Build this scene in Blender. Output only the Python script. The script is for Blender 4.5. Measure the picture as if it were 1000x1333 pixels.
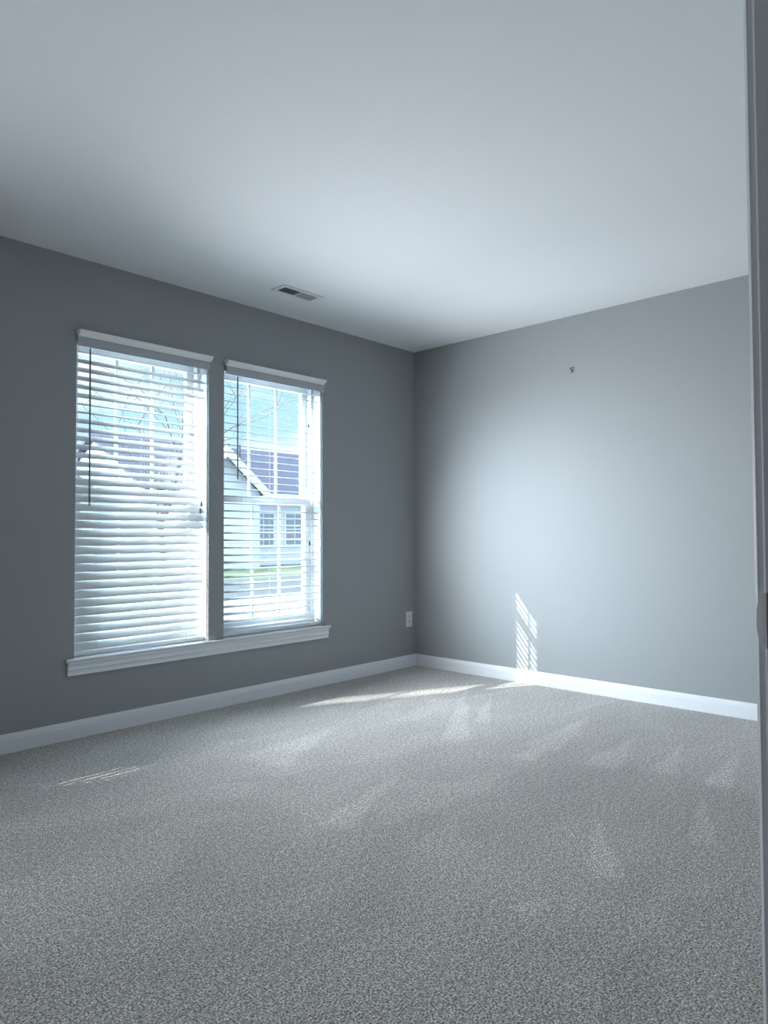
import bpy, bmesh, math, random
from mathutils import Vector, Matrix

# ------------------------------------------------------------------ scene setup
for o in list(bpy.data.objects):
    bpy.data.objects.remove(o, do_unlink=True)
S = bpy.context.scene
COL = S.collection
random.seed(7)

# camera: phone held at chest height in the doorway, f = 921 px on a 1333 px tall frame
CAM_LOC = Vector((-4.2033, -3.5855, 1.0216))
YAW, PITCH, ROLL, FPX = math.radians(42.984), math.radians(1.7253), math.radians(-0.254), 921.0
fw = Vector((math.cos(PITCH) * math.cos(YAW), math.cos(PITCH) * math.sin(YAW), math.sin(PITCH)))
rt = Vector((math.sin(YAW), -math.cos(YAW), 0.0))
up = rt.cross(fw)
rt2 = rt * math.cos(ROLL) + up * math.sin(ROLL)
up2 = -rt * math.sin(ROLL) + up * math.cos(ROLL)
cam_data = bpy.data.cameras.new('camera')
cam_data.sensor_fit = 'AUTO'
cam_data.sensor_width = 36.0
cam_data.lens = FPX / 1333.0 * 36.0
cam_data.clip_start = 0.02
cam_data.clip_end = 500
cam = bpy.data.objects.new('camera', cam_data)
COL.objects.link(cam)
M3 = Matrix((rt2, up2, -fw)).transposed()
cam.matrix_world = Matrix.Translation(CAM_LOC) @ M3.to_4x4()
S.camera = cam

# view
S.view_settings.view_transform = 'Standard'
S.view_settings.look = 'None'
S.view_settings.gamma = 1.0
S.view_settings.use_curve_mapping = False
S.view_settings.exposure = 0.1
S.cycles.use_denoising = True
S.cycles.max_bounces = 16
S.cycles.diffuse_bounces = 10
S.cycles.glossy_bounces = 4
S.cycles.transparent_max_bounces = 32
S.cycles.sample_clamp_indirect = 20.0

# sun: low winter sun coming from the left, grazing the window wall
SUN_DIR = Vector((1.0, -0.486, -0.617)).normalized()      # direction the light travels
SUN_STRENGTH = 10.0
sun_data = bpy.data.lights.new('sun', 'SUN')
sun_data.energy = SUN_STRENGTH
sun_data.angle = math.radians(0.3)
sun_data.color = (1.0, 0.97, 0.93)
sun = bpy.data.objects.new('sun', sun_data)
sun.rotation_euler = SUN_DIR.to_track_quat('-Z', 'Y').to_euler()
sun.location = (-10, 6, 8)
COL.objects.link(sun)

# added fill lamps standing in for slat-scattered daylight: three unseen spots in each window
FILL_WATT = 34.5
FILL_AIM = Vector((0.3, -1.0, 0.02))
for wi, (wx, share) in enumerate(((-2.26, 1.0), (-1.367, 0.65), (-4.344, 0.8))):
    for wz in (0.75, 1.05, 1.35):
        ld = bpy.data.lights.new('window_fill_spot', 'SPOT')
        ld.energy = FILL_WATT * share
        ld.color = (0.90, 0.96, 1.03)
        ld.spot_size = math.radians(148)
        ld.spot_blend = 1.0
        ld.shadow_soft_size = 0.0
        lo = bpy.data.objects.new('window_fill_spot', ld)
        lo.location = (wx, -0.035, wz)
        lo.rotation_euler = FILL_AIM.to_track_quat('-Z', 'Y').to_euler()
        COL.objects.link(lo)

# added spots imitating low sun glancing off the left blind onto the right wall
GLANCE_FILL_WATT = 95.0
for wz, tz, wt in ((0.75, 1.45, 0.95), (1.25, 0.65, 1.35)):
    ld = bpy.data.lights.new('glance_fill_spot', 'SPOT')
    ld.energy = GLANCE_FILL_WATT * wt
    ld.color = (0.88, 0.955, 1.04)
    ld.spot_size = math.radians(72)
    ld.spot_blend = 1.0
    ld.shadow_soft_size = 0.0
    lo = bpy.data.objects.new('glance_fill_spot', ld)
    lo.location = (-2.2, -0.035, wz)
    lo.rotation_euler = (Vector((0.0, -1.45, tz)) - lo.location).to_track_quat('-Z', 'Y').to_euler()
    COL.objects.link(lo)

# world: pale winter sky, an added unseen glow sunward to light the room, cloud streaks
GLOW_STRENGTH = 36.0
GLOW_TILT = 0.55
GLOW_POWER = 7.5
ZENITH_STRENGTH = 4.0
SKY_STRENGTH = 1.2
world = bpy.data.worlds.new('world')
S.world = world
world.use_nodes = True
nt = world.node_tree
nt.nodes.clear()
N = nt.nodes.new
L = nt.links.new
out = N('ShaderNodeOutputWorld')
bg = N('ShaderNodeBackground')
L(bg.outputs[0], out.inputs[0])
tc = N('ShaderNodeTexCoord')
nrm = N('ShaderNodeVectorMath'); nrm.operation = 'NORMALIZE'
L(tc.outputs['Generated'], nrm.inputs[0])
sep = N('ShaderNodeSeparateXYZ'); L(nrm.outputs[0], sep.inputs[0])
ramp = N('ShaderNodeValToRGB')
ramp.color_ramp.elements[0].position = 0.0
ramp.color_ramp.elements[0].color = (0.80, 0.92, 1.0, 1)
ramp.color_ramp.elements[1].position = 0.14
ramp.color_ramp.elements[1].color = (0.47, 0.77, 1.0, 1)
L(sep.outputs['Z'], ramp.inputs[0])
cl = N('ShaderNodeTexNoise'); cl.inputs['Scale'].default_value = 5.0; cl.inputs['Detail'].default_value = 5.0
mp = N('ShaderNodeMapping'); mp.inputs['Scale'].default_value = (1, 1, 3.0)
L(nrm.outputs[0], mp.inputs[0]); L(mp.outputs[0], cl.inputs['Vector'])
clr = N('ShaderNodeMapRange'); clr.inputs[1].default_value = 0.48; clr.inputs[2].default_value = 0.66
L(cl.outputs[0], clr.inputs[0])
mixc = N('ShaderNodeMixRGB'); mixc.inputs[2].default_value = (1.0, 1.0, 1.0, 1)
L(clr.outputs[0], mixc.inputs[0]); L(ramp.outputs[0], mixc.inputs[1])
dot = N('ShaderNodeVectorMath'); dot.operation = 'DOT_PRODUCT'
gd = -SUN_DIR
dot.inputs[1].default_value = Vector((gd.x, gd.y, gd.z * GLOW_TILT)).normalized()
L(nrm.outputs[0], dot.inputs[0])
mx = N('ShaderNodeMath'); mx.operation = 'MAXIMUM'; mx.inputs[1].default_value = 0.0
L(dot.outputs['Value'], mx.inputs[0])
pw = N('ShaderNodeMath'); pw.operation = 'POWER'; pw.inputs[1].default_value = GLOW_POWER
L(mx.outputs[0], pw.inputs[0])
ml = N('ShaderNodeMath'); ml.operation = 'MULTIPLY_ADD'; ml.inputs[1].default_value = GLOW_STRENGTH
ml.inputs[2].default_value = SKY_STRENGTH
L(pw.outputs[0], ml.inputs[0])
zr = N('ShaderNodeMapRange'); zr.inputs[1].default_value = 0.35; zr.inputs[2].default_value = 0.8
zr.inputs[3].default_value = 0.0; zr.inputs[4].default_value = ZENITH_STRENGTH
L(sep.outputs['Z'], zr.inputs[0])
ad = N('ShaderNodeMath'); ad.operation = 'ADD'
L(ml.outputs[0], ad.inputs[0]); L(zr.outputs[0], ad.inputs[1])
L(mixc.outputs[0], bg.inputs['Color']); L(ad.outputs[0], bg.inputs['Strength'])

# ------------------------------------------------------------------ helpers
def new_mat(name):
    m = bpy.data.materials.new(name)
    m.use_nodes = True
    n = m.node_tree
    return m, n, n.nodes['Principled BSDF']

def simple(name, rgb, rough=0.5, spec=0.5, metal=0.0, bump=0.0, bscale=200.0, trans=0.0):
    m, n, b = new_mat(name)
    b.inputs['Base Color'].default_value = (*rgb, 1)
    b.inputs['Roughness'].default_value = rough
    b.inputs['Specular IOR Level'].default_value = spec
    b.inputs['Metallic'].default_value = metal
    # faint procedural variation in the paint itself
    tcn = n.nodes.new('ShaderNodeTexCoord')
    no = n.nodes.new('ShaderNodeTexNoise')
    no.inputs['Scale'].default_value = bscale
    no.inputs['Detail'].default_value = 3
    n.links.new(tcn.outputs['Object'], no.inputs['Vector'])
    if bump > 0:
        bu = n.nodes.new('ShaderNodeBump')
        bu.inputs['Strength'].default_value = bump
        bu.inputs['Distance'].default_value = 0.002
        n.links.new(no.outputs[0], bu.inputs['Height'])
        n.links.new(bu.outputs[0], b.inputs['Normal'])
    else:
        hs = n.nodes.new('ShaderNodeMixRGB')
        hs.inputs[1].default_value = (*[c * 0.97 for c in rgb], 1)
        hs.inputs[2].default_value = (*[min(1, c * 1.03) for c in rgb], 1)
        n.links.new(no.outputs[0], hs.inputs[0])
        n.links.new(hs.outputs[0], b.inputs['Base Color'])
    if trans > 0:
        outn = n.nodes['Material Output']
        tr = n.nodes.new('ShaderNodeBsdfTranslucent')
        tr.inputs[0].default_value = (*rgb, 1)
        mixs = n.nodes.new('ShaderNodeMixShader')
        mixs.inputs[0].default_value = trans
        n.links.new(b.outputs[0], mixs.inputs[1])
        n.links.new(tr.outputs[0], mixs.inputs[2])
        n.links.new(mixs.outputs[0], outn.inputs[0])
    return m

def box(bm, x0, x1, y0, y1, z0, z1):
    vs = [bm.verts.new((x, y, z)) for z in (z0, z1) for y in (y0, y1) for x in (x0, x1)]
    for f in ((0, 2, 3, 1), (4, 5, 7, 6), (0, 1, 5, 4), (2, 6, 7, 3), (0, 4, 6, 2), (1, 3, 7, 5)):
        bm.faces.new([vs[i] for i in f])

def prism(bm, prof, p0, p1, axis_u, axis_v):
    """sweep a closed 2-D profile [(u, v)] from p0 to p1"""
    au, av = Vector(axis_u), Vector(axis_v)
    a = [bm.verts.new(Vector(p0) + au * u + av * v) for u, v in prof]
    b = [bm.verts.new(Vector(p1) + au * u + av * v) for u, v in prof]
    n = len(prof)
    for i in range(n):
        bm.faces.new((a[i], a[(i + 1) % n], b[(i + 1) % n], b[i]))
    bm.faces.new(a[::-1]); bm.faces.new(b)

def tube(bm, pts, radii, seg=8, cap=True):
    rings = []
    pts = [Vector(p) for p in pts]
    for i, pt in enumerate(pts):
        d = (pts[min(i + 1, len(pts) - 1)] - pts[max(i - 1, 0)]).normalized()
        s = d.cross(Vector((0, 0, 1)))
        if s.length < 1e-3:
            s = Vector((1, 0, 0))
        s.normalize()
        t = s.cross(d)
        r = radii[i] if isinstance(radii, (list, tuple)) else radii
        rings.append([bm.verts.new(pt + (s * math.cos(2 * math.pi * k / seg) + t * math.sin(2 * math.pi * k / seg)) * r) for k in range(seg)])
    for a, b in zip(rings, rings[1:]):
        for k in range(seg):
            bm.faces.new((a[k], a[(k + 1) % seg], b[(k + 1) % seg], b[k]))
    if cap:
        bm.faces.new(rings[0][::-1]); bm.faces.new(rings[-1])

def obj(name, bm, mat, parent=None, smooth=False, bevel=0.0, origin=None):
    """link a bmesh given in world coordinates as one mesh object"""
    bmesh.ops.recalc_face_normals(bm, faces=bm.faces)
    me = bpy.data.meshes.new(name)
    o = bpy.data.objects.new(name, me)
    if parent is not None:
        off = parent_origin[parent]
    else:
        off = Vector(origin) if origin is not None else Vector((0, 0, 0))
    bmesh.ops.translate(bm, verts=bm.verts, vec=-off)
    bm.to_mesh(me); bm.free()
    for m in (mat if isinstance(mat, (list, tuple)) else [mat]):
        me.materials.append(m)
    if smooth:
        for p_ in me.polygons:
            p_.use_smooth = True
    COL.objects.link(o)
    if parent is not None:
        o.parent = parent
        parent_origin[o] = off
    else:
        o.location = off
        parent_origin[o] = off
    if bevel > 0:
        bv = o.modifiers.new('bevel', 'BEVEL')
        bv.width = bevel; bv.segments = 2; bv.limit_method = 'ANGLE'
    return o
parent_origin = {}

def tag(o, label=None, cat=None, group=None, kind=None):
    if label: o['label'] = label
    if cat: o['category'] = cat
    if group: o['group'] = group
    if kind: o['kind'] = kind
    return o

def thing(name, loc, label, cat, group=None, kind=None):
    o = bpy.data.objects.new(name, None)
    o.empty_display_size = 0.1
    o.location = loc
    COL.objects.link(o)
    parent_origin[o] = Vector(loc)
    return tag(o, label, cat, group, kind)

# ------------------------------------------------------------------ materials
WALL = simple('grey_wall_paint', (0.335, 0.352, 0.358), 0.75, 0.2, bump=0.06, bscale=260)
CEIL = simple('white_ceiling_paint', (0.80, 0.82, 0.84), 0.9, 0.1, bump=0.08, bscale=180)
TRIM = simple('white_trim_paint', (0.80, 0.82, 0.85), 0.35, 0.5)
VINYL = simple('white_window_vinyl', (0.82, 0.83, 0.85), 0.35, 0.5)
SLAT = simple('white_blind_slat', (0.86, 0.87, 0.88), 0.38, 0.5, trans=0.10)
VALANCE = simple('shade_greyed_valance', (0.42, 0.44, 0.47), 0.4, 0.5)  # greyed to put the shade on the backlit face into the colour
CROWN = simple('lit_white_valance_crown', (0.93, 0.93, 0.93), 0.35, 0.5)  # whitened so the crown looks lit, light put into the colour
CORD = simple('white_blind_cord', (0.75, 0.75, 0.74), 0.8, 0.2)
WAND = simple('grey_tilt_wand', (0.16, 0.18, 0.19), 0.3, 0.5)
TASSEL = simple('brown_tassel', (0.10, 0.09, 0.08), 0.6, 0.3)
PLASTIC = simple('white_plastic', (0.80, 0.81, 0.80), 0.3, 0.5)
DARK = simple('dark_slot', (0.02, 0.02, 0.02), 0.7, 0.2)
NICKEL = simple('satin_nickel', (0.85, 0.86, 0.88), 0.4, 0.6, metal=0.0)
BRASS = simple('dull_brass', (0.46, 0.42, 0.32), 0.4, 0.5, metal=0.2)
VENT = simple('white_vent_enamel', (0.72, 0.74, 0.76), 0.4, 0.5)
LOUVER = simple('grey_vent_louver', (0.40, 0.42, 0.44), 0.5, 0.4)
VENTDK = simple('duct_shadow_grey', (0.50, 0.52, 0.54), 0.6, 0.3)
IRON = simple('dark_iron', (0.06, 0.06, 0.065), 0.45, 0.5, metal=0.6)

def glass_mat():
    m = bpy.data.materials.new('window_glass'); m.use_nodes = True
    n = m.node_tree; n.nodes.clear()
    o = n.nodes.new('ShaderNodeOutputMaterial')
    mixs = n.nodes.new('ShaderNodeMixShader')
    tr = n.nodes.new('ShaderNodeBsdfTransparent'); tr.inputs[0].default_value = (0.95, 0.97, 0.97, 1)
    gl = n.nodes.new('ShaderNodeBsdfGlossy'); gl.inputs['Roughness'].default_value = 0.02
    lw = n.nodes.new('ShaderNodeLayerWeight'); lw.inputs[0].default_value = 0.5
    pwn = n.nodes.new('ShaderNodeMath'); pwn.operation = 'POWER'; pwn.inputs[1].default_value = 5.0
    n.links.new(lw.outputs['Facing'], pwn.inputs[0])
    mr = n.nodes.new('ShaderNodeMapRange'); mr.inputs[3].default_value = 0.02; mr.inputs[4].default_value = 0.6
    n.links.new(pwn.outputs[0], mr.inputs[0])
    n.links.new(mr.outputs[0], mixs.inputs[0])
    n.links.new(tr.outputs[0], mixs.inputs[1]); n.links.new(gl.outputs[0], mixs.inputs[2])
    n.links.new(mixs.outputs[0], o.inputs[0])
    return m
GLASS = glass_mat()

def carpet_mat():
    m, n, b = new_mat('grey_cut_pile_carpet')
    nd, lk = n.nodes.new, n.links.new
    b.inputs['Roughness'].default_value = 1.0
    b.inputs['Specular IOR Level'].default_value = 0.05
    b.inputs['Sheen Weight'].default_value = 0.25
    b.inputs['Sheen Roughness'].default_value = 0.6
    tcn = nd('ShaderNodeTexCoord')
    # tuft speckle, with the shade in pits between tufts put into the colour
    n1 = nd('ShaderNodeTexNoise'); n1.inputs['Scale'].default_value = 190; n1.inputs['Detail'].default_value = 3; n1.inputs['Roughness'].default_value = 0.65
    lk(tcn.outputs['Object'], n1.inputs['Vector'])
    r1 = nd('ShaderNodeValToRGB')
    e = r1.color_ramp.elements
    e[0].position = 0.40; e[0].color = (0.115, 0.112, 0.102, 1)
    e[1].position = 0.61; e[1].color = (0.90, 0.87, 0.815, 1)
    em = r1.color_ramp.elements.new(0.5); em.color = (0.50, 0.482, 0.45, 1)
    lk(n1.outputs[0], r1.inputs[0])
    # pile brushed in different directions: soft patches and vacuum strokes
    mpn = nd('ShaderNodeMapping'); mpn.inputs['Rotation'].default_value = (0, 0, math.radians(38)); mpn.inputs['Scale'].default_value = (1.0, 1.7, 1)
    lk(tcn.outputs['Object'], mpn.inputs['Vector'])
    n2 = nd('ShaderNodeTexNoise'); n2.inputs['Scale'].default_value = 1.6; n2.inputs['Detail'].default_value = 4; n2.inputs['Distortion'].default_value = 0.8
    lk(mpn.outputs[0], n2.inputs['Vector'])
    r2 = nd('ShaderNodeMapRange'); r2.inputs[1].default_value = 0.40; r2.inputs[2].default_value = 0.62; r2.inputs[3].default_value = 0.95; r2.inputs[4].default_value = 1.06
    lk(n2.outputs[0], r2.inputs[0])
    # wedge-shaped vacuum strokes: stretched cells, each brushed its own way
    mpv = nd('ShaderNodeMapping'); mpv.inputs['Rotation'].default_value = (0, 0, math.radians(-24)); mpv.inputs['Scale'].default_value = (0.8, 3.0, 1)
    dist = nd('ShaderNodeTexNoise'); dist.inputs['Scale'].default_value = 2.2; dist.inputs['Detail'].default_value = 2
    lk(tcn.outputs['Object'], dist.inputs['Vector'])
    dv = nd('ShaderNodeVectorMath'); dv.operation = 'MULTIPLY_ADD'; dv.inputs[1].default_value = (0.5, 0.5, 0)
    lk(dist.outputs['Color'], dv.inputs[0]); lk(tcn.outputs['Object'], dv.inputs[2])
    lk(dv.outputs[0], mpv.inputs['Vector'])
    vo = nd('ShaderNodeTexVoronoi'); vo.inputs['Scale'].default_value = 1.3; vo.inputs['Randomness'].default_value = 1.0
    lk(mpv.outputs[0], vo.inputs['Vector'])
    sv = nd('ShaderNodeSeparateColor'); lk(vo.outputs['Color'], sv.inputs[0])
    rv = nd('ShaderNodeMapRange'); rv.inputs[3].default_value = 0.93; rv.inputs[4].default_value = 1.08
    lk(sv.outputs[0], rv.inputs[0])
    # coarser clumps of tufts that still read from across the room
    n4 = nd('ShaderNodeTexNoise'); n4.inputs['Scale'].default_value = 62; n4.inputs['Detail'].default_value = 2
    lk(tcn.outputs['Object'], n4.inputs['Vector'])
    r4 = nd('ShaderNodeMapRange'); r4.inputs[1].default_value = 0.36; r4.inputs[2].default_value = 0.64; r4.inputs[3].default_value = 0.80; r4.inputs[4].default_value = 1.20
    lk(n4.outputs[0], r4.inputs[0])
    m1 = nd('ShaderNodeMath'); m1.operation = 'MULTIPLY'
    lk(r2.outputs[0], m1.inputs[0]); lk(rv.outputs[0], m1.inputs[1])
    m2 = nd('ShaderNodeMath'); m2.operation = 'MULTIPLY'
    lk(m1.outputs[0], m2.inputs[0]); lk(r4.outputs[0], m2.inputs[1])
    # wedge-shaped strokes the vacuum head left: (tip x, tip y, base x, base y, half width of base)
    strokes = [(-0.471, -1.716, -1.222, -1.809, 0.105), (-0.706, -2.065, -1.289, -2.145, 0.10), (-0.607, -2.274, -1.179, -2.377, 0.06),
               (-0.602, -2.520, -1.179, -2.600, 0.07), (-1.243, -2.563, -1.769, -2.742, 0.045), (-0.294, -0.696, -1.40, -1.45, 0.08),
               (-0.463, -1.018, -1.044, -1.345, 0.055), (-0.797, -1.818, -1.421, -1.828, 0.07), (-1.506, -0.809, -2.245, -0.997, 0.15),
               (-2.399, -2.549, -2.541, -2.519, 0.035), (-1.9, -1.55, -2.5, -1.75, 0.08), (-1.75, -2.35, -2.2, -2.62, 0.06)]
    wob = nd('ShaderNodeVectorMath'); wob.operation = 'MULTIPLY_ADD'; wob.inputs[1].default_value = (0.07, 0.07, 0)
    wn = nd('ShaderNodeTexNoise'); wn.inputs['Scale'].default_value = 9; wn.inputs['Detail'].default_value = 3
    lk(tcn.outputs['Object'], wn.inputs['Vector']); lk(wn.outputs['Color'], wob.inputs[0]); lk(tcn.outputs['Object'], wob.inputs[2])
    total = None
    for (tx, ty, bx, by, hw) in strokes:
        dvec = Vector((bx - tx, by - ty, 0)); ln = dvec.length
        mpk = nd('ShaderNodeMapping'); mpk.vector_type = 'TEXTURE'
        mpk.inputs['Location'].default_value = (tx + 0.035, ty + 0.035, 0)
        mpk.inputs['Rotation'].default_value = (0, 0, math.atan2(dvec.y, dvec.x))
        mpk.inputs['Scale'].default_value = (ln, hw, 1)
        lk(wob.outputs[0], mpk.inputs['Vector'])
        sx = nd('ShaderNodeSeparateXYZ'); lk(mpk.outputs[0], sx.inputs[0])
        ab = nd('ShaderNodeMath'); ab.operation = 'ABSOLUTE'; lk(sx.outputs['Y'], ab.inputs[0])
        df = nd('ShaderNodeMath'); df.operation = 'SUBTRACT'; lk(sx.outputs['X'], df.inputs[0]); lk(ab.outputs[0], df.inputs[1])
        e1 = nd('ShaderNodeMapRange'); e1.inputs[1].default_value = -0.05; e1.inputs[2].default_value = 0.25; lk(df.outputs[0], e1.inputs[0])
        e2 = nd('ShaderNodeMapRange'); e2.inputs[1].default_value = 1.05; e2.inputs[2].default_value = 0.95; lk(sx.outputs['X'], e2.inputs[0])
        pr = nd('ShaderNodeMath'); pr.operation = 'MULTIPLY'; lk(e1.outputs[0], pr.inputs[0]); lk(e2.outputs[0], pr.inputs[1])
        if total is None:
            total = pr
        else:
            mxn = nd('ShaderNodeMath'); mxn.operation = 'MAXIMUM'; lk(total.outputs[0], mxn.inputs[0]); lk(pr.outputs[0], mxn.inputs[1]); total = mxn
    gain = nd('ShaderNodeMath'); gain.operation = 'MULTIPLY_ADD'; gain.inputs[1].default_value = 0.20; gain.inputs[2].default_value = 1.0
    lk(total.outputs[0], gain.inputs[0])
    m3 = nd('ShaderNodeMath'); m3.operation = 'MULTIPLY'; lk(m2.outputs[0], m3.inputs[0]); lk(gain.outputs[0], m3.inputs[1])
    m2 = m3
    mul = nd('ShaderNodeMixRGB'); mul.blend_type = 'MULTIPLY'; mul.inputs[0].default_value = 1.0
    lk(r1.outputs[0], mul.inputs[1]); lk(m2.outputs[0], mul.inputs[2])
    lk(mul.outputs[0], b.inputs['Base Color'])
    # bump
    n3 = nd('ShaderNodeTexNoise'); n3.inputs['Scale'].default_value = 170; n3.inputs['Detail'].default_value = 4; n3.inputs['Roughness'].default_value = 0.7
    lk(tcn.outputs['Object'], n3.inputs['Vector'])
    bu = nd('ShaderNodeBump'); bu.inputs['Strength'].default_value = 0.9; bu.inputs['Distance'].default_value = 0.008
    lk(n3.outputs[0], bu.inputs['Height']); lk(bu.outputs[0], b.inputs['Normal'])
    return m
CARPET = carpet_mat()

# ------------------------------------------------------------------ room shell
H = 2.44
T = 0.22                      # outer wall thickness
XL = -6.8                    # left wall
YF = -3.371                   # room face of the doorway wall
FT = 0.115
XJ = -3.39                    # right jamb face of the doorway
XD = XJ - 0.82
HALL_Y = -4.9
WIN = [(-2.65, -1.868), (-1.762, -0.972), (-4.735, -3.953)]
Z0, Z1 = 0.385, 2.063

def wall_with_holes(x0, x1, z0, z1, holes, y0, y1):
    """a wall in the xz plane between y0 and y1 with rectangular openings"""
    bm = bmesh.new()
    xs = sorted({x0, x1, *[h[0] for h in holes], *[h[1] for h in holes]})
    zs = sorted({z0, z1, *[h[2] for h in holes], *[h[3] for h in holes]})
    V = {}
    def v(i, j, k):
        if (i, j, k) not in V:
            V[i, j, k] = bm.verts.new((xs[i], (y0, y1)[k], zs[j]))
        return V[i, j, k]
    def solid(i, j):
        if i < 0 or j < 0 or i >= len(xs) - 1 or j >= len(zs) - 1:
            return False
        cx, cz = (xs[i] + xs[i + 1]) / 2, (zs[j] + zs[j + 1]) / 2
        return not any(h[0] < cx < h[1] and h[2] < cz < h[3] for h in holes)
    for i in range(len(xs) - 1):
        for j in range(len(zs) - 1):
            if not solid(i, j):
                continue
            bm.faces.new((v(i, j, 0), v(i + 1, j, 0), v(i + 1, j + 1, 0), v(i, j + 1, 0)))
            bm.faces.new((v(i, j, 1), v(i, j + 1, 1), v(i + 1, j + 1, 1), v(i + 1, j, 1)))
            for di, dj, a, b_ in ((-1, 0, (i, j), (i, j + 1)), (1, 0, (i + 1, j), (i + 1, j + 1)), (0, -1, (i, j), (i + 1, j)), (0, 1, (i, j + 1), (i + 1, j + 1))):
                if not solid(i + di, j + dj):
                    bm.faces.new((v(*a, 0), v(*b_, 0), v(*b_, 1), v(*a, 1)))
    return bm

def structure(name, bm, mat, label, cat, **k):
    return tag(obj(name, bm, mat, **k), label, cat, kind='structure')

bm = bmesh.new(); box(bm, XL - T, T, HALL_Y - T, T, -0.25, 0.0)
structure('floor', bm, CARPET, 'grey cut-pile carpet over the whole floor with vacuum marks', 'floor')
bm = bmesh.new(); box(bm, XL - T, T, HALL_Y - T, T, H, H + 0.2)
structure('ceiling', bm, CEIL, 'smooth white ceiling over the empty room', 'ceiling')
structure('wall_back', wall_with_holes(XL - T, T, 0.0, H, [(a, b, Z0, Z1) for a, b in WIN], 0.0, T), WALL, 'shaded grey wall that holds the two windows', 'wall')
bm = bmesh.new(); box(bm, 0.0, T, HALL_Y - T, 0.0, 0.0, H)
structure('wall_right', bm, WALL, 'bare grey wall right of the corner, catching the sun patches', 'wall')
bm = bmesh.new(); box(bm, XL - T, XL, HALL_Y - T, 0.0, 0.0, H)
structure('wall_left', bm, WALL, 'grey side wall left of the camera', 'wall')
structure('wall_front', wall_with_holes(XL, 0.0, 0.0, H, [(XD - 0.02, XJ + 0.02, 0.0, 2.05)], YF - FT, YF), WALL, 'grey wall with the doorway beside the camera', 'wall')
bm = bmesh.new(); box(bm, XL, 0.0, HALL_Y - T, HALL_Y, 0.0, H)
structure('wall_hall', bm, WALL, 'grey hall wall behind the camera', 'wall')

# baseboards
BASE = [(0, 0), (0.0145, 0), (0.0145, 0.062), (0.0125, 0.068), (0.0125, 0.073), (0.008, 0.080), (0.006, 0.088), (0, 0.088)]
bm = bmesh.new(); prism(bm, BASE, (XL, 0, 0), (-0.0005, 0, 0), (0, -1, 0), (0, 0, 1))
structure('baseboard_back', bm, TRIM, 'white baseboard under the windows along the shaded wall', 'baseboard')
bm = bmesh.new(); prism(bm, BASE, (0, 0, 0), (0, YF, 0), (-1, 0, 0), (0, 0, 1))
structure('baseboard_right', bm, TRIM, 'bright white baseboard along the bare right wall', 'baseboard')
bm = bmesh.new(); prism(bm, BASE, (XL, 0, 0), (XL, YF, 0), (1, 0, 0), (0, 0, 1))
structure('baseboard_left', bm, TRIM, 'white baseboard along the left wall', 'baseboard')
bm = bmesh.new(); prism(bm, BASE, (XJ + 0.075, YF, 0), (-0.0, YF, 0), (0, 1, 0), (0, 0, 1))
prism(bm, BASE, (XL, YF, 0), (XD - 0.075, YF, 0), (0, 1, 0), (0, 0, 1))
structure('baseboard_front', bm, TRIM, 'white baseboard along the doorway wall', 'baseboard')

# ------------------------------------------------------------------ windows
def make_window(n, x0, x1):
    w = thing('window_%d' % n, (x0, 0.10, Z0), 'white vinyl double-hung window behind the %s blind' % ('left' if n == 1 else 'right' if n == 2 else 'hidden'), 'window', kind='structure')
    ya, yb = 0.085, 0.175
    bm = bmesh.new()
    fwid = 0.028
    box(bm, x0, x0 + fwid, ya, yb, Z0, Z1); box(bm, x1 - fwid, x1, ya, yb, Z0, Z1)
    box(bm, x0 + fwid, x1 - fwid, ya, yb, Z0, Z0 + 0.035); box(bm, x0 + fwid, x1 - fwid, ya, yb, Z1 - 0.035, Z1)
    obj('window_frame', bm, VINYL, w, bevel=0.003)
    # white jamb liner between the drywall corner and the vinyl frame
    bm = bmesh.new()
    box(bm, x0 - 0.0, x0 + 0.006, 0.012, ya, Z0 + 0.01, Z1 - 0.006); box(bm, x1 - 0.006, x1, 0.012, ya, Z0 + 0.01, Z1 - 0.006)
    box(bm, x0, x1, 0.012, ya, Z1 - 0.006, Z1)
    obj('jamb_liner', bm, VINYL, w)
    zm = 1.235
    for nm, yc, za, zb, rb, rtp in (('lower_sash', 0.112, Z0 + 0.035, zm + 0.018, 0.055, 0.036), ('upper_sash', 0.148, zm - 0.018, Z1 - 0.035, 0.036, 0.042)):
        st = 0.040
        bm = bmesh.new()
        xa, xb = x0 + fwid, x1 - fwid
        d = 0.016
        box(bm, xa, xa + st, yc - d, yc + d, za, zb); box(bm, xb - st, xb, yc - d, yc + d, za, zb)
        box(bm, xa + st, xb - st, yc - d, yc + d, za, za + rb); box(bm, xa + st, xb - st, yc - d, yc + d, zb - rtp, zb)
        sash = obj('sash', bm, VINYL, w, bevel=0.003)
        ga, gb, gz0, gz1 = xa + st, xb - st, za + rb, zb - rtp
        bm = bmesh.new(); box(bm, ga, gb, yc - 0.003, yc + 0.003, gz0, gz1)
        obj('glass_pane', bm, GLASS, sash)
        mw = 0.009
        bm = bmesh.new()
        for k in (1, 2):
            xm = ga + (gb - ga) * k / 3
            box(bm, xm - mw, xm + mw, yc - 0.010, yc - 0.0035, gz0, gz1)
        zmm = (gz0 + gz1) / 2
        for k in range(3) if nm == 'lower_sash' else ():
            box(bm, ga + (gb - ga) * k / 3 + (mw if k else 0), ga + (gb - ga) * (k + 1) / 3 - (mw if k < 2 else 0), yc - 0.010, yc - 0.0035, zmm - mw, zmm + mw)
        obj('muntin_grid', bm, VINYL, sash)
    return w
W1 = make_window(1, *WIN[0])
W2 = make_window(2, *WIN[1])
W3 = make_window(3, *WIN[2])

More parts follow.
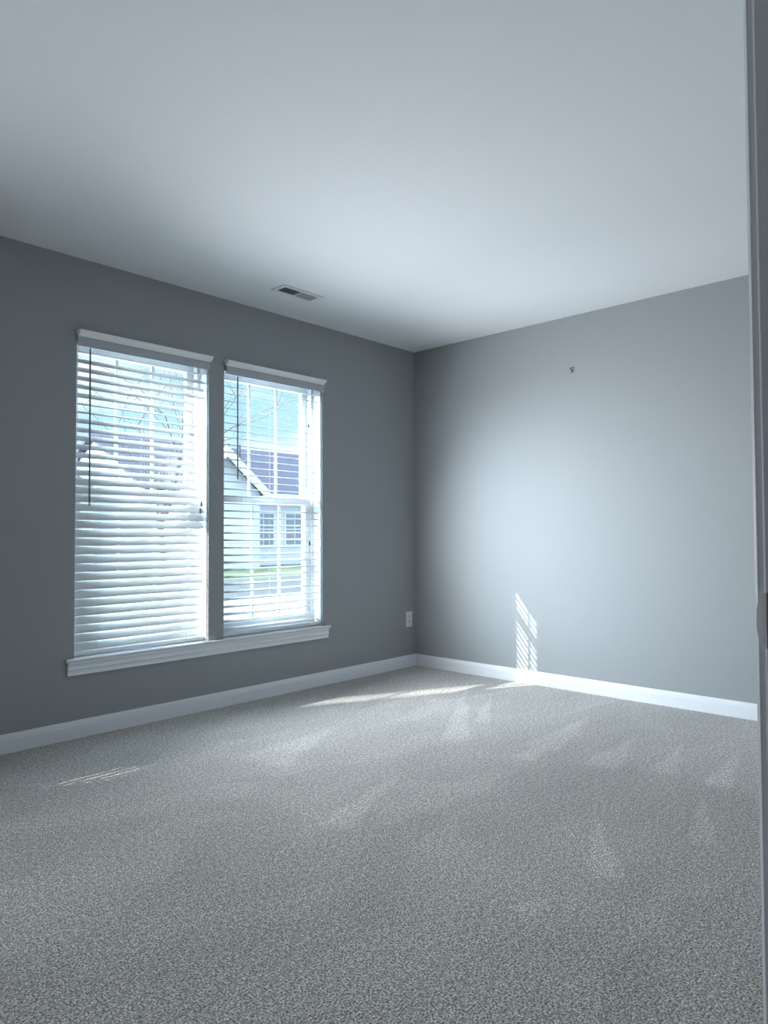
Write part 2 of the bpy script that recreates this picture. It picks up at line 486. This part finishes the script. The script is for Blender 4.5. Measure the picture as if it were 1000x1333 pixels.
# stool and apron running under both windows
def sill(x0, x1, name, label):
    s = thing(name, ((x0 + x1) / 2, 0, 0.395), label, 'window sill', kind='structure')
    bm = bmesh.new()
    nose = [(-0.085, 0.0), (0.018, 0.0), (0.024, -0.003), (0.027, -0.008), (0.024, -0.014), (0.018, -0.0175), (-0.0, -0.0175), (-0.085, -0.0175)]
    prism(bm, [(u, v) for u, v in nose if u >= 0] , (x0, 0, 0.4), (x1, 0, 0.4), (0, -1, 0), (0, 0, 1))
    for a, b in WIN[:2] if name == 'trim_1' else WIN[2:]:
        box(bm, a, b, -0.0, 0.085, 0.3845, 0.4)
    obj('stool', bm, TRIM, s)
    bm = bmesh.new()
    ap = [(0, 0.3825), (0.022, 0.3825), (0.022, 0.374), (0.015, 0.366), (0.013, 0.356), (0.017, 0.350), (0.017, 0.343), (0.012, 0.338), (0.010, 0.326), (0.012, 0.321), (0.012, 0.315), (0, 0.315)]
    prism(bm, ap, (x0 + 0.010, 0, 0), (x1 - 0.012, 0, 0), (0, -1, 0), (0, 0, 1))
    obj('apron', bm, TRIM, s)
    return s
sill(-2.695, -0.915, 'trim_1', 'white moulded window sill running under both windows')
sill(-4.78, -3.91, 'trim_2', 'white moulded sill under the window left of the view')

# ------------------------------------------------------------------ blinds
SW, PITCH_S, YB = 0.048, 0.0447, 0.047
def slat_mesh(length, name):
    bm = bmesh.new()
    n = 6
    topv, botv = [], []
    for s in (-length / 2, length / 2):
        t_, b_ = [], []
        for i in range(n + 1):
            u = -1 + 2 * i / n
            y = u * SW / 2
            z = 0.0028 * (1 - u * u)
            th = 0.0013 if 0 < i < n else 0.0007
            t_.append(bm.verts.new((s, y, z + th))); b_.append(bm.verts.new((s, y, z - th)))
        topv.append(t_); botv.append(b_)
    for i in range(n):
        bm.faces.new((topv[0][i], topv[1][i], topv[1][i + 1], topv[0][i + 1]))
        bm.faces.new((botv[0][i], botv[0][i + 1], botv[1][i + 1], botv[1][i]))
    for i in (0, n):
        bm.faces.new((topv[0][i], botv[0][i], botv[1][i], topv[1][i]))
    for s in (0, 1):
        for i in range(n):
            bm.faces.new((topv[s][i], topv[s][i + 1], botv[s][i + 1], botv[s][i]))
    bmesh.ops.recalc_face_normals(bm, faces=bm.faces)
    me = bpy.data.meshes.new(name); bm.to_mesh(me); bm.free()
    for p_ in me.polygons:
        p_.use_smooth = len(p_.vertices) == 4 and abs(p_.normal.x) < 0.5
    me.materials.append(SLAT)
    return me

def make_blind(x0, x1, tilt_deg, label, valance_shift, wand_x, wand_len, tassels, rng, parent_struct=None, group='window blinds', shade_slats=()):
    if parent_struct is None:
        r = thing('window_blind', ((x0 + x1) / 2, YB, Z1 - 0.03), label, 'window blind', group)
    else:
        r = parent_struct
    off = parent_origin[r]
    xa, xb = x0 + 0.010, x1 - 0.010
    zt = 1.995
    # head rail
    bm = bmesh.new(); box(bm, xa, xb, 0.020, 0.074, 2.012, 2.055)
    obj('head_rail', bm, VALANCE, r)
    # valance board with its crown moulding and end returns
    va, vb = x0 + 0.001 + max(0, valance_shift), x1 + valance_shift
    bm = bmesh.new()
    box(bm, va, vb, -0.012, -0.004, 1.988, 2.045)
    box(bm, va, va + 0.008, -0.004, -0.0005, 1.988, 2.045) if valance_shift else None
    obj('valance', bm, VALANCE, r, bevel=0.0015)
    bm = bmesh.new()
    crown = [(-0.004, 2.036), (0.014, 2.036), (0.016, 2.041), (0.020, 2.046), (0.024, 2.053), (0.031, 2.059), (0.033, 2.066), (-0.0005, 2.066), (-0.0005, 2.046), (-0.004, 2.046)]
    crown = [(0.0125, 2.034), (0.018, 2.034), (0.022, 2.037), (0.028, 2.041), (0.036, 2.048), (0.043, 2.053), (0.047, 2.057), (0.047, 2.062), (0.038, 2.066), (0.0005, 2.066), (0.0005, 2.0455), (0.0125, 2.0455)]
    prism(bm, crown, (x0, 0, 0), (x1 + 0.002, 0, 0), (0, -1, 0), (0, 0, 1))
    obj('valance_crown', bm, CROWN, r)
    # slats
    zb = 0.452
    n = 35
    me = slat_mesh(xb - xa, 'slat')
    for i in range(n):
        z = zt - 0.028 - i * PITCH_S
        o = bpy.data.objects.new('slat', me)
        COL.objects.link(o)
        o.parent = r
        o.location = Vector(((xa + xb) / 2 + rng.uniform(-.001, .001), YB, z + rng.uniform(-.0008, .0008))) - off
        td = tilt_deg(i / (n - 1)) + rng.uniform(-1.6, 1.6)
        if i == 0:
            td = 8
        if i in shade_slats:
            td = 21.5  # tilt chosen to block sun and shade a band of the wall patch
        o.rotation_euler = (math.radians(td), math.radians(rng.uniform(-.06, .06)), 0)
    zlow = zt - 0.028 - (n - 1) * PITCH_S
    # bottom rail
    bm = bmesh.new()
    zr_ = zlow - 0.031
    prism(bm, [(-.025, -.006), (-.022, -.009), (.022, -.009), (.025, -.006), (.025, .006), (.022, .009), (-.022, .009), (-.025, .006)], (xa, YB, zr_), (xb, YB, zr_), (0, 1, 0), (0, 0, 1))
    obj('bottom_rail', bm, SLAT, r)
    # ladder cords, front and back at three stations
    for f in (0.175, 0.505, 0.85):
        x = x0 + (x1 - x0) * f
        bm = bmesh.new()
        for dx in (-0.008, 0.008):
            tube(bm, [(x + dx, YB - 0.0255, 2.0), (x + dx, YB - 0.0265, zr_)], 0.0006, 5)
        tube(bm, [(x, YB + 0.0255, 2.0), (x, YB + 0.0265, zr_)], 0.0006, 5)
        obj('ladder_cord', bm, CORD, r)
    # lift cords with tassels
    for (tx, tz) in tassels:
        bm = bmesh.new(); tube(bm, [(tx, 0.012, 1.995), (tx - .001, 0.011, (1.995 + tz) / 2), (tx, 0.012, tz)], 0.0009, 5)
        c = obj('lift_cord', bm, CORD, r)
        bm = bmesh.new(); tube(bm, [(tx, 0.012, tz + 0.004), (tx, 0.012, tz - 0.004), (tx, 0.012, tz - 0.022), (tx, 0.012, tz - 0.028)], [0.0022, 0.0045, 0.0058, 0.004], 10)
        obj('tassel', bm, TASSEL, c)
    # tilt wand
    bm = bmesh.new()
    tube(bm, [(wand_x, 0.010, 1.985), (wand_x + .002, 0.010, 1.985 - wand_len)], 0.0042, 6)
    tube(bm, [(wand_x, 0.012, 2.005), (wand_x, 0.010, 1.985)], 0.002, 6)
    wnd = obj('tilt_wand', bm, WAND, r)
    return r

rng = random.Random(3)
make_blind(*WIN[0], lambda f: 39 + 2 * f if f < 0.42 else 44 + 13 * f, 'left of the two white slatted blinds, its slats tilted nearly shut', 0.0, -2.575, 0.815,
           [(-1.908, 1.21), (-1.916, 1.17)], rng, shade_slats=(6, 7))
make_blind(*WIN[1], lambda f: 11, 'right of the two white slatted blinds, its slats open to the street', 0.012, -1.657, 0.63,
           [(-1.082, 1.76), (-1.076, 0.97)], rng)
make_blind(*WIN[2], lambda f: 79 if 0.66 < f < 0.79 else 88, None, 0.0, -4.6, 0.8, [], rng, parent_struct=W3)

# ------------------------------------------------------------------ doorway beside the camera
D = thing('door_1', (XJ, YF - 0.05, 0), 'white painted doorway frame at the right edge, nearest the camera', 'door frame', kind='structure')
bm = bmesh.new()
box(bm, XJ, XJ + 0.019, YF - FT - 0.001, YF + 0.001, 0.0, 2.05)
box(bm, XD - 0.019, XD, YF - FT - 0.001, YF + 0.001, 0.0, 2.05)
box(bm, XD, XJ, YF - FT - 0.001, YF + 0.001, 2.031, 2.05)
obj('jamb', bm, TRIM, D, bevel=0.0022)
bm = bmesh.new()
ys0, ys1 = YF - 0.037 - 0.035, YF - 0.037
box(bm, XJ - 0.011, XJ, ys0, ys1, 0.0, 2.031)
box(bm, XD, XD + 0.011, ys0, ys1, 0.0, 2.031)
box(bm, XD + 0.011, XJ - 0.011, ys0, ys1, 2.020, 2.031)
obj('door_stop', bm, TRIM, D, bevel=0.002)
CAS = [(0, 0), (0, 0.008), (0.003, 0.0115), (0.008, 0.0125), (0.012, 0.0105), (0.020, 0.0115), (0.045, 0.0165), (0.054, 0.0165), (0.057, 0.014), (0.057, 0)]
bm = bmesh.new()
prism(bm, CAS, (XJ + 0.004, YF, 0), (XJ + 0.004, YF, 2.09), (1, 0, 0), (0, 1, 0))
prism(bm, CAS, (XD - 0.004, YF, 0), (XD - 0.004, YF, 2.09), (-1, 0, 0), (0, 1, 0))
box(bm, XD - 0.004, XJ + 0.004, YF, YF + 0.0125, 2.036, 2.09)
obj('casing', bm, TRIM, D)
# strike plate, its lip curling over the jamb corner
zc = 0.929
bm = bmesh.new()
outl = []
ring = [(-0.0015, 0.0295), (0.003, 0.027), (0.0065, 0.021), (0.0085, 0.012), (0.009, 0.0), (0.0085, -0.012), (0.0065, -0.021), (0.003, -0.027), (-0.0015, -0.0295)]
fv = [bm.verts.new((XJ - 0.0016 + (0.0022 * max(0, u) / 0.009), YF + u, zc + v)) for u, v in ring]
bv_ = [bm.verts.new((XJ + 0.0004 + (0.0022 * max(0, u) / 0.009), YF + u - 0.0002, zc + v)) for u, v in ring]
bm.faces.new(fv); bm.faces.new(bv_[::-1])
for i in range(len(ring)):
    j = (i + 1) % len(ring)
    bm.faces.new((fv[i], fv[j], bv_[j], bv_[i]))
sp = obj('strike_plate', bm, NICKEL, D)
sp['label'] = 'nickel strike plate'
bm = bmesh.new(); box(bm, XJ - 0.0012, XJ + 0.001, YF - 0.030, YF - 0.0015, zc - 0.0285, zc + 0.0285)
obj('plate_face', bm, BRASS, sp)
bm = bmesh.new(); box(bm, XJ - 0.0016, XJ - 0.0010, YF - 0.024, YF - 0.008, zc - 0.013, zc + 0.013)
obj('latch_hole', bm, DARK, sp)

# ------------------------------------------------------------------ ceiling vent
V = thing('ceiling_vent', (-1.523, -0.40, H), 'white ceiling air register above the right window', 'vent')
vx0, vx1, vy0, vy1 = -1.675, -1.371, -0.462, -0.338
cx0, cx1, cy0, cy1 = -1.645, -1.401, -0.436, -0.364
bm = bmesh.new()
zf = H - 0.005
for (a, b, c, d_) in ((vx0, cx0, vy0, vy1), (cx1, vx1, vy0, vy1), (cx0, cx1, vy0, cy0), (cx0, cx1, cy1, vy1)):
    box(bm, a, b, c, d_, zf, H - 0.0005)
xm = (cx0 + cx1) / 2
box(bm, xm - 0.004, xm + 0.004, cy0, cy1, zf - 0.003, H - 0.0005)
fl = obj('vent_frame', bm, VENT, V, bevel=0.002)
bm = bmesh.new(); box(bm, cx0, cx1, cy0, cy1, H - 0.0008, H - 0.0003)
obj('damper', bm, VENTDK, V)
for s, a, b in ((1, cx0, xm - 0.004), (-1, xm + 0.004, cx1)):
    bm = bmesh.new()
    k = 11
    for i in range(k):
        x = a + (b - a) * (i + 0.5) / k
        prism(bm, [(-0.0048 * s, -0.0085), (-0.0040 * s, -0.0085), (0.0048 * s, -0.0012), (0.0040 * s, -0.0012)], (x, cy0, H), (x, cy1, H), (1, 0, 0), (0, 0, 1))
    obj('louver_bank', bm, LOUVER, V)

# ------------------------------------------------------------------ wall outlet
O = thing('wall_outlet', (-0.083, 0, 0.362), 'white duplex power outlet low on the wall beside the corner', 'outlet')
bm = bmesh.new(); box(bm, -0.119, -0.047, -0.006, 0, 0.304, 0.421)
obj('cover_plate', bm, PLASTIC, O, bevel=0.003)
for zc2 in (0.383, 0.342):
    bm = bmesh.new()
    pr = []
    for k in range(20):
        a = 2 * math.pi * k / 20
        pr.append((0.0172 * math.cos(a), max(-0.0135, min(0.0135, 0.0172 * math.sin(a)))))
    prism(bm, pr, (-0.083, -0.0055, zc2), (-0.083, -0.0085, zc2), (1, 0, 0), (0, 0, 1))
    so = obj('socket', bm, PLASTIC, O)
    bm = bmesh.new()
    box(bm, -0.0905, -0.0885, -0.0088, -0.0084, zc2 - 0.002, zc2 + 0.007)
    box(bm, -0.0775, -0.0755, -0.0088, -0.0084, zc2 - 0.002, zc2 + 0.006)
    tube(bm, [(-0.083, -0.0084, zc2 - 0.008), (-0.083, -0.0088, zc2 - 0.008)], 0.0022, 8)
    obj('slots', bm, DARK, so)
bm = bmesh.new(); tube(bm, [(-0.083, -0.0055, 0.3625), (-0.083, -0.0072, 0.3625)], 0.003, 10)
obj('screw', bm, NICKEL, O)

# ------------------------------------------------------------------ picture hook
hy, hz = -1.356, 2.085
P = thing('picture_hook', (0, hy, hz), 'small dark metal picture hook left high on the bare right wall', 'hook')
bm = bmesh.new()
tube(bm, [(-0.003, hy + 0.013, hz + 0.012), (-0.003, hy - 0.013, hz + 0.013), (-0.003, hy - 0.004, hz - 0.008), (-0.003, hy + 0.010, hz + 0.002), (-0.003, hy + 0.013, hz + 0.012)], 0.0022, 6)
obj('wire_loop', bm, IRON, P)
bm = bmesh.new()
tube(bm, [(-0.0005, hy - 0.002, hz - 0.006), (-0.008, hy - 0.001, hz - 0.014), (-0.010, hy, hz - 0.020)], [0.002, 0.0035, 0.0035], 8)
obj('nail', bm, IRON, P)

# ------------------------------------------------------------------ outside
GZ = -0.5
def ground_mat():
    m, n, b = new_mat('winter_lawn')
    nd, lk = n.nodes.new, n.links.new
    b.inputs['Roughness'].default_value = 0.95
    b.inputs['Specular IOR Level'].default_value = 0.1
    t = nd('ShaderNodeTexCoord')
    a = nd('ShaderNodeTexNoise'); a.inputs['Scale'].default_value = 1.5; a.inputs['Detail'].default_value = 6
    lk(t.outputs['Object'], a.inputs['Vector'])
    r = nd('ShaderNodeValToRGB')
    r.color_ramp.elements[0].position = 0.35; r.color_ramp.elements[0].color = (0.09, 0.12, 0.06, 1)
    r.color_ramp.elements[1].position = 0.65; r.color_ramp.elements[1].color = (0.2, 0.21, 0.14, 1)
    lk(a.outputs[0], r.inputs[0]); lk(r.outputs[0], b.inputs['Base Color'])
    return m
LAWN = ground_mat()
BOUNCE_SLAB = simple('white_bounce_slab', (0.82, 0.82, 0.81), 0.85, 0.2, bump=0.1, bscale=20)
CONC = simple('pale_concrete', (0.24, 0.24, 0.24), 0.85, 0.2, bump=0.1, bscale=30)
ASPH = simple('grey_asphalt', (0.09, 0.09, 0.095), 0.9, 0.2, bump=0.1, bscale=60)
SIDING = simple('pale_blue_siding', (0.74, 0.74, 0.90), 0.7, 0.3)
SIDING2 = simple('cream_siding', (0.72, 0.70, 0.66), 0.7, 0.3)
ROOF = simple('grey_shingle_roof', (0.085, 0.08, 0.115), 0.9, 0.1, bump=0.2, bscale=12)
HTRIM = simple('white_house_trim', (0.85, 0.85, 0.85), 0.5, 0.3)
HGLASS = simple('grey_house_glass', (0.30, 0.32, 0.42), 0.3, 0.5)
BARK = simple('grey_bark', (0.16, 0.14, 0.13), 0.9, 0.1, bump=0.3, bscale=40)
BRICK = simple('pale_brick', (0.55, 0.50, 0.46), 0.85, 0.2)

bm = bmesh.new()
box(bm, -60, 90, T + 0.02, 120, GZ - 0.3, GZ)
tag(obj('lawn', bm, LAWN), 'green and straw winter lawn outside the windows', 'lawn', kind='structure')
bm = bmesh.new(); box(bm, -60, 90, 10.0, 16.0, GZ + 0.0, GZ + 0.02)
tag(obj('street', bm, ASPH), 'grey street running past the lawn outside', 'street', kind='structure')
bm = bmesh.new(); box(bm, -12.0, 2.6, T + 0.02, 4.2, GZ, GZ + 0.03)  # added slab out of view, bounces daylight up to the ceiling
tag(obj('bounce_slab', bm, BOUNCE_SLAB), 'unseen pale slab under the windows, added to bounce light up', 'bounce_slab', kind='structure')
bm = bmesh.new(); box(bm, 3.2, 7.5, 1.5, 10.0, GZ, GZ + 0.03)
tag(obj('driveway', bm, CONC), 'pale concrete driveway seen low through the right window', 'driveway', kind='structure')

def gable_roof(bm, x0, x1, y0, y1, ze, zr, axis, th=0.18):
    """two roof slabs, ridge along axis"""
    if axis == 'x':
        ym = (y0 + y1) / 2
        prism(bm, [(y0, ze), (ym, zr), (y1, ze), (y1, ze - th), (ym, zr - th), (y0, ze - th)], (x0, 0, 0), (x1, 0, 0), (0, 1, 0), (0, 0, 1))
    else:
        xm_ = (x0 + x1) / 2
        prism(bm, [(x0, ze), (xm_, zr), (x1, ze), (x1, ze - th), (xm_, zr - th), (x0, ze - th)], (0, y0, 0), (0, y1, 0), (1, 0, 0), (0, 0, 1))

def house(name, x0, x1, y0, y1, ze, zr, gx0, gx1, gy, gz, mat, label, windows, garage=None):
    h = thing(name, ((x0 + x1) / 2, y0, GZ), label, 'house')
    bm = bmesh.new()
    box(bm, x0, x1, y0, y1, GZ - 0.05, ze - 0.1)
    ym = (y0 + y1) / 2
    prism(bm, [(y0, ze - 0.1), (ym, zr - 0.25), (y1, ze - 0.1)], (x0, 0, 0), (x1, 0, 0), (0, 1, 0), (0, 0, 1))
    xm_ = (gx0 + gx1) / 2
    box(bm, gx0, gx1, gy, y0, GZ - 0.05, ze - 0.1)
    prism(bm, [(gx0, ze - 0.1), (xm_, gz - 0.25), (gx1, ze - 0.1)], (0, gy, 0), (0, y0 + 2.5, 0), (1, 0, 0), (0, 0, 1))
    obj('siding_wall', bm, mat, h)
    bm = bmesh.new(); gable_roof(bm, x0 - 0.3, x1 + 0.3, y0 - 0.4, y1 + 0.4, ze, zr, 'x')
    obj('roof', bm, ROOF, h)
    bm = bmesh.new(); gable_roof(bm, gx0 - 0.2, gx1 + 0.2, gy - 0.3, y0 + 3.0, ze, gz, 'y')
    obj('roof', bm, ROOF, h)
    # white rake boards and eaves
    bm = bmesh.new()
    prism(bm, [(gx0 - 0.25, ze + 0.02), (xm_, gz + 0.04), (gx1 + 0.25, ze + 0.02), (gx1 + 0.25, ze - 0.42), (xm_, gz - 0.42), (gx0 - 0.25, ze - 0.42)], (0, gy - 0.40, 0), (0, gy - 0.30, 0), (1, 0, 0), (0, 0, 1))
    box(bm, gx1 + 0.46, x1 + 0.3, y0 - 0.55, y0 - 0.40, ze - 0.22, ze - 0.0)
    obj('rake_board', bm, HTRIM, h)
    for (a, b, c, d_, yy) in windows:
        bm = bmesh.new(); box(bm, a - 0.1, b + 0.1, yy - 0.06, yy, c - 0.1, d_ + 0.1)
        f = obj('window_surround', bm, HTRIM, h)
        bm = bmesh.new()
        zmid = (c + d_) / 2
        xmid = (a + b) / 2
        for (p_, q_) in ((a, xmid - .03), (xmid + .03, b)):
            for (r_, s_) in ((c, zmid - .03), (zmid + .03, d_)):
                box(bm, p_, q_, yy - 0.075, yy - 0.055, r_, s_)
        obj('panes', bm, HGLASS, f)
    if garage:
        a, b, yy = garage
        bm = bmesh.new()
        for k in range(4):
            box(bm, a, b, yy - 0.06, yy, GZ + 0.02 + k * 0.55, GZ + 0.55 + k * 0.55)
        obj('garage_door', bm, HTRIM, h)
    return h
HA = house('neighbour_house', 10.8, 25.5, 24.0, 34.0, 2.95, 5.75, 11.5, 15.5, 22.5, 4.8, SIDING,
           'pale blue house with grey roof and white gable across the street', [(16.2, 17.4, 0.5, 2.0, 24.0), (18.2, 19.3, 0.5, 2.0, 24.0), (20.2, 21.5, 0.5, 2.0, 24.0), (22.6, 23.9, 0.5, 2.0, 24.0)], garage=(12.0, 15.0, 22.5))
for x in (17.3, 18.0):
    bm = bmesh.new()
    tube(bm, [(x, 27.6, 4.9), (x, 27.6, 5.75)], 0.06, 8)
    obj('vent_pipe', bm, IRON, HA)
house('neighbour_house', -3.0, 8.6, 25.0, 35.0, 2.95, 5.7, 3.2, 8.2, 23.4, 5.0, SIDING2,
      'cream house seen dimly between the slats of the left blind', [(-1.8, -0.4, 0.5, 2.0, 25.0), (0.8, 2.2, 0.5, 2.0, 25.0), (4.6, 6.6, 0.6, 2.2, 23.4)])

def tree(loc, h, seed, label, spread=0.55, depth=6):
    r = random.Random(seed)
    t = thing('bare_tree', loc, label, 'tree', 'bare trees outside')
    trunk, br = bmesh.new(), bmesh.new()
    base = Vector(loc)
    def grow(p, d, ln, rad, lv):
        pts, rr = [p], [rad]
        n = 3
        q = p
        dd = d.copy()
        for i in range(n):
            dd = (dd + Vector((r.uniform(-.16, .16), r.uniform(-.16, .16), r.uniform(-.04, .12)))).normalized()
            q = q + dd * ln / n
            pts.append(q); rr.append(rad * (1 - 0.38 * (i + 1) / n))
        tube(trunk if lv == 0 else br, pts, rr, 8 if lv < 2 else 4, cap=lv == 0)
        if lv >= depth:
            return
        for k in range(3 if lv < 3 else 2):
            a = r.uniform(0, 2 * math.pi)
            side = Vector((math.cos(a), math.sin(a), r.uniform(-0.1, 0.5)))
            nd_ = (dd * (1 - spread) + side * spread).normalized()
            s = pts[-1] if k < 2 else pts[-2]
            grow(s, nd_, ln * r.uniform(0.66, 0.86), rr[-1] * (0.78 if k == 0 else 0.6), lv + 1)
    grow(base, Vector((0.05, 0, 1)), h * 0.27, h * 0.017, 0)
    obj('trunk', trunk, BARK, t, smooth=True)
    obj('branches', br, BARK, t)
    return t
tree((1.9, 7.2, GZ - 0.05), 6.4, 11, 'bare winter tree close outside, its branches behind the left blind', depth=7)
tree((-0.4, 9.2, GZ - 0.05), 6.2, 5, 'bare winter tree farther left, glimpsed through the left blind', depth=5)
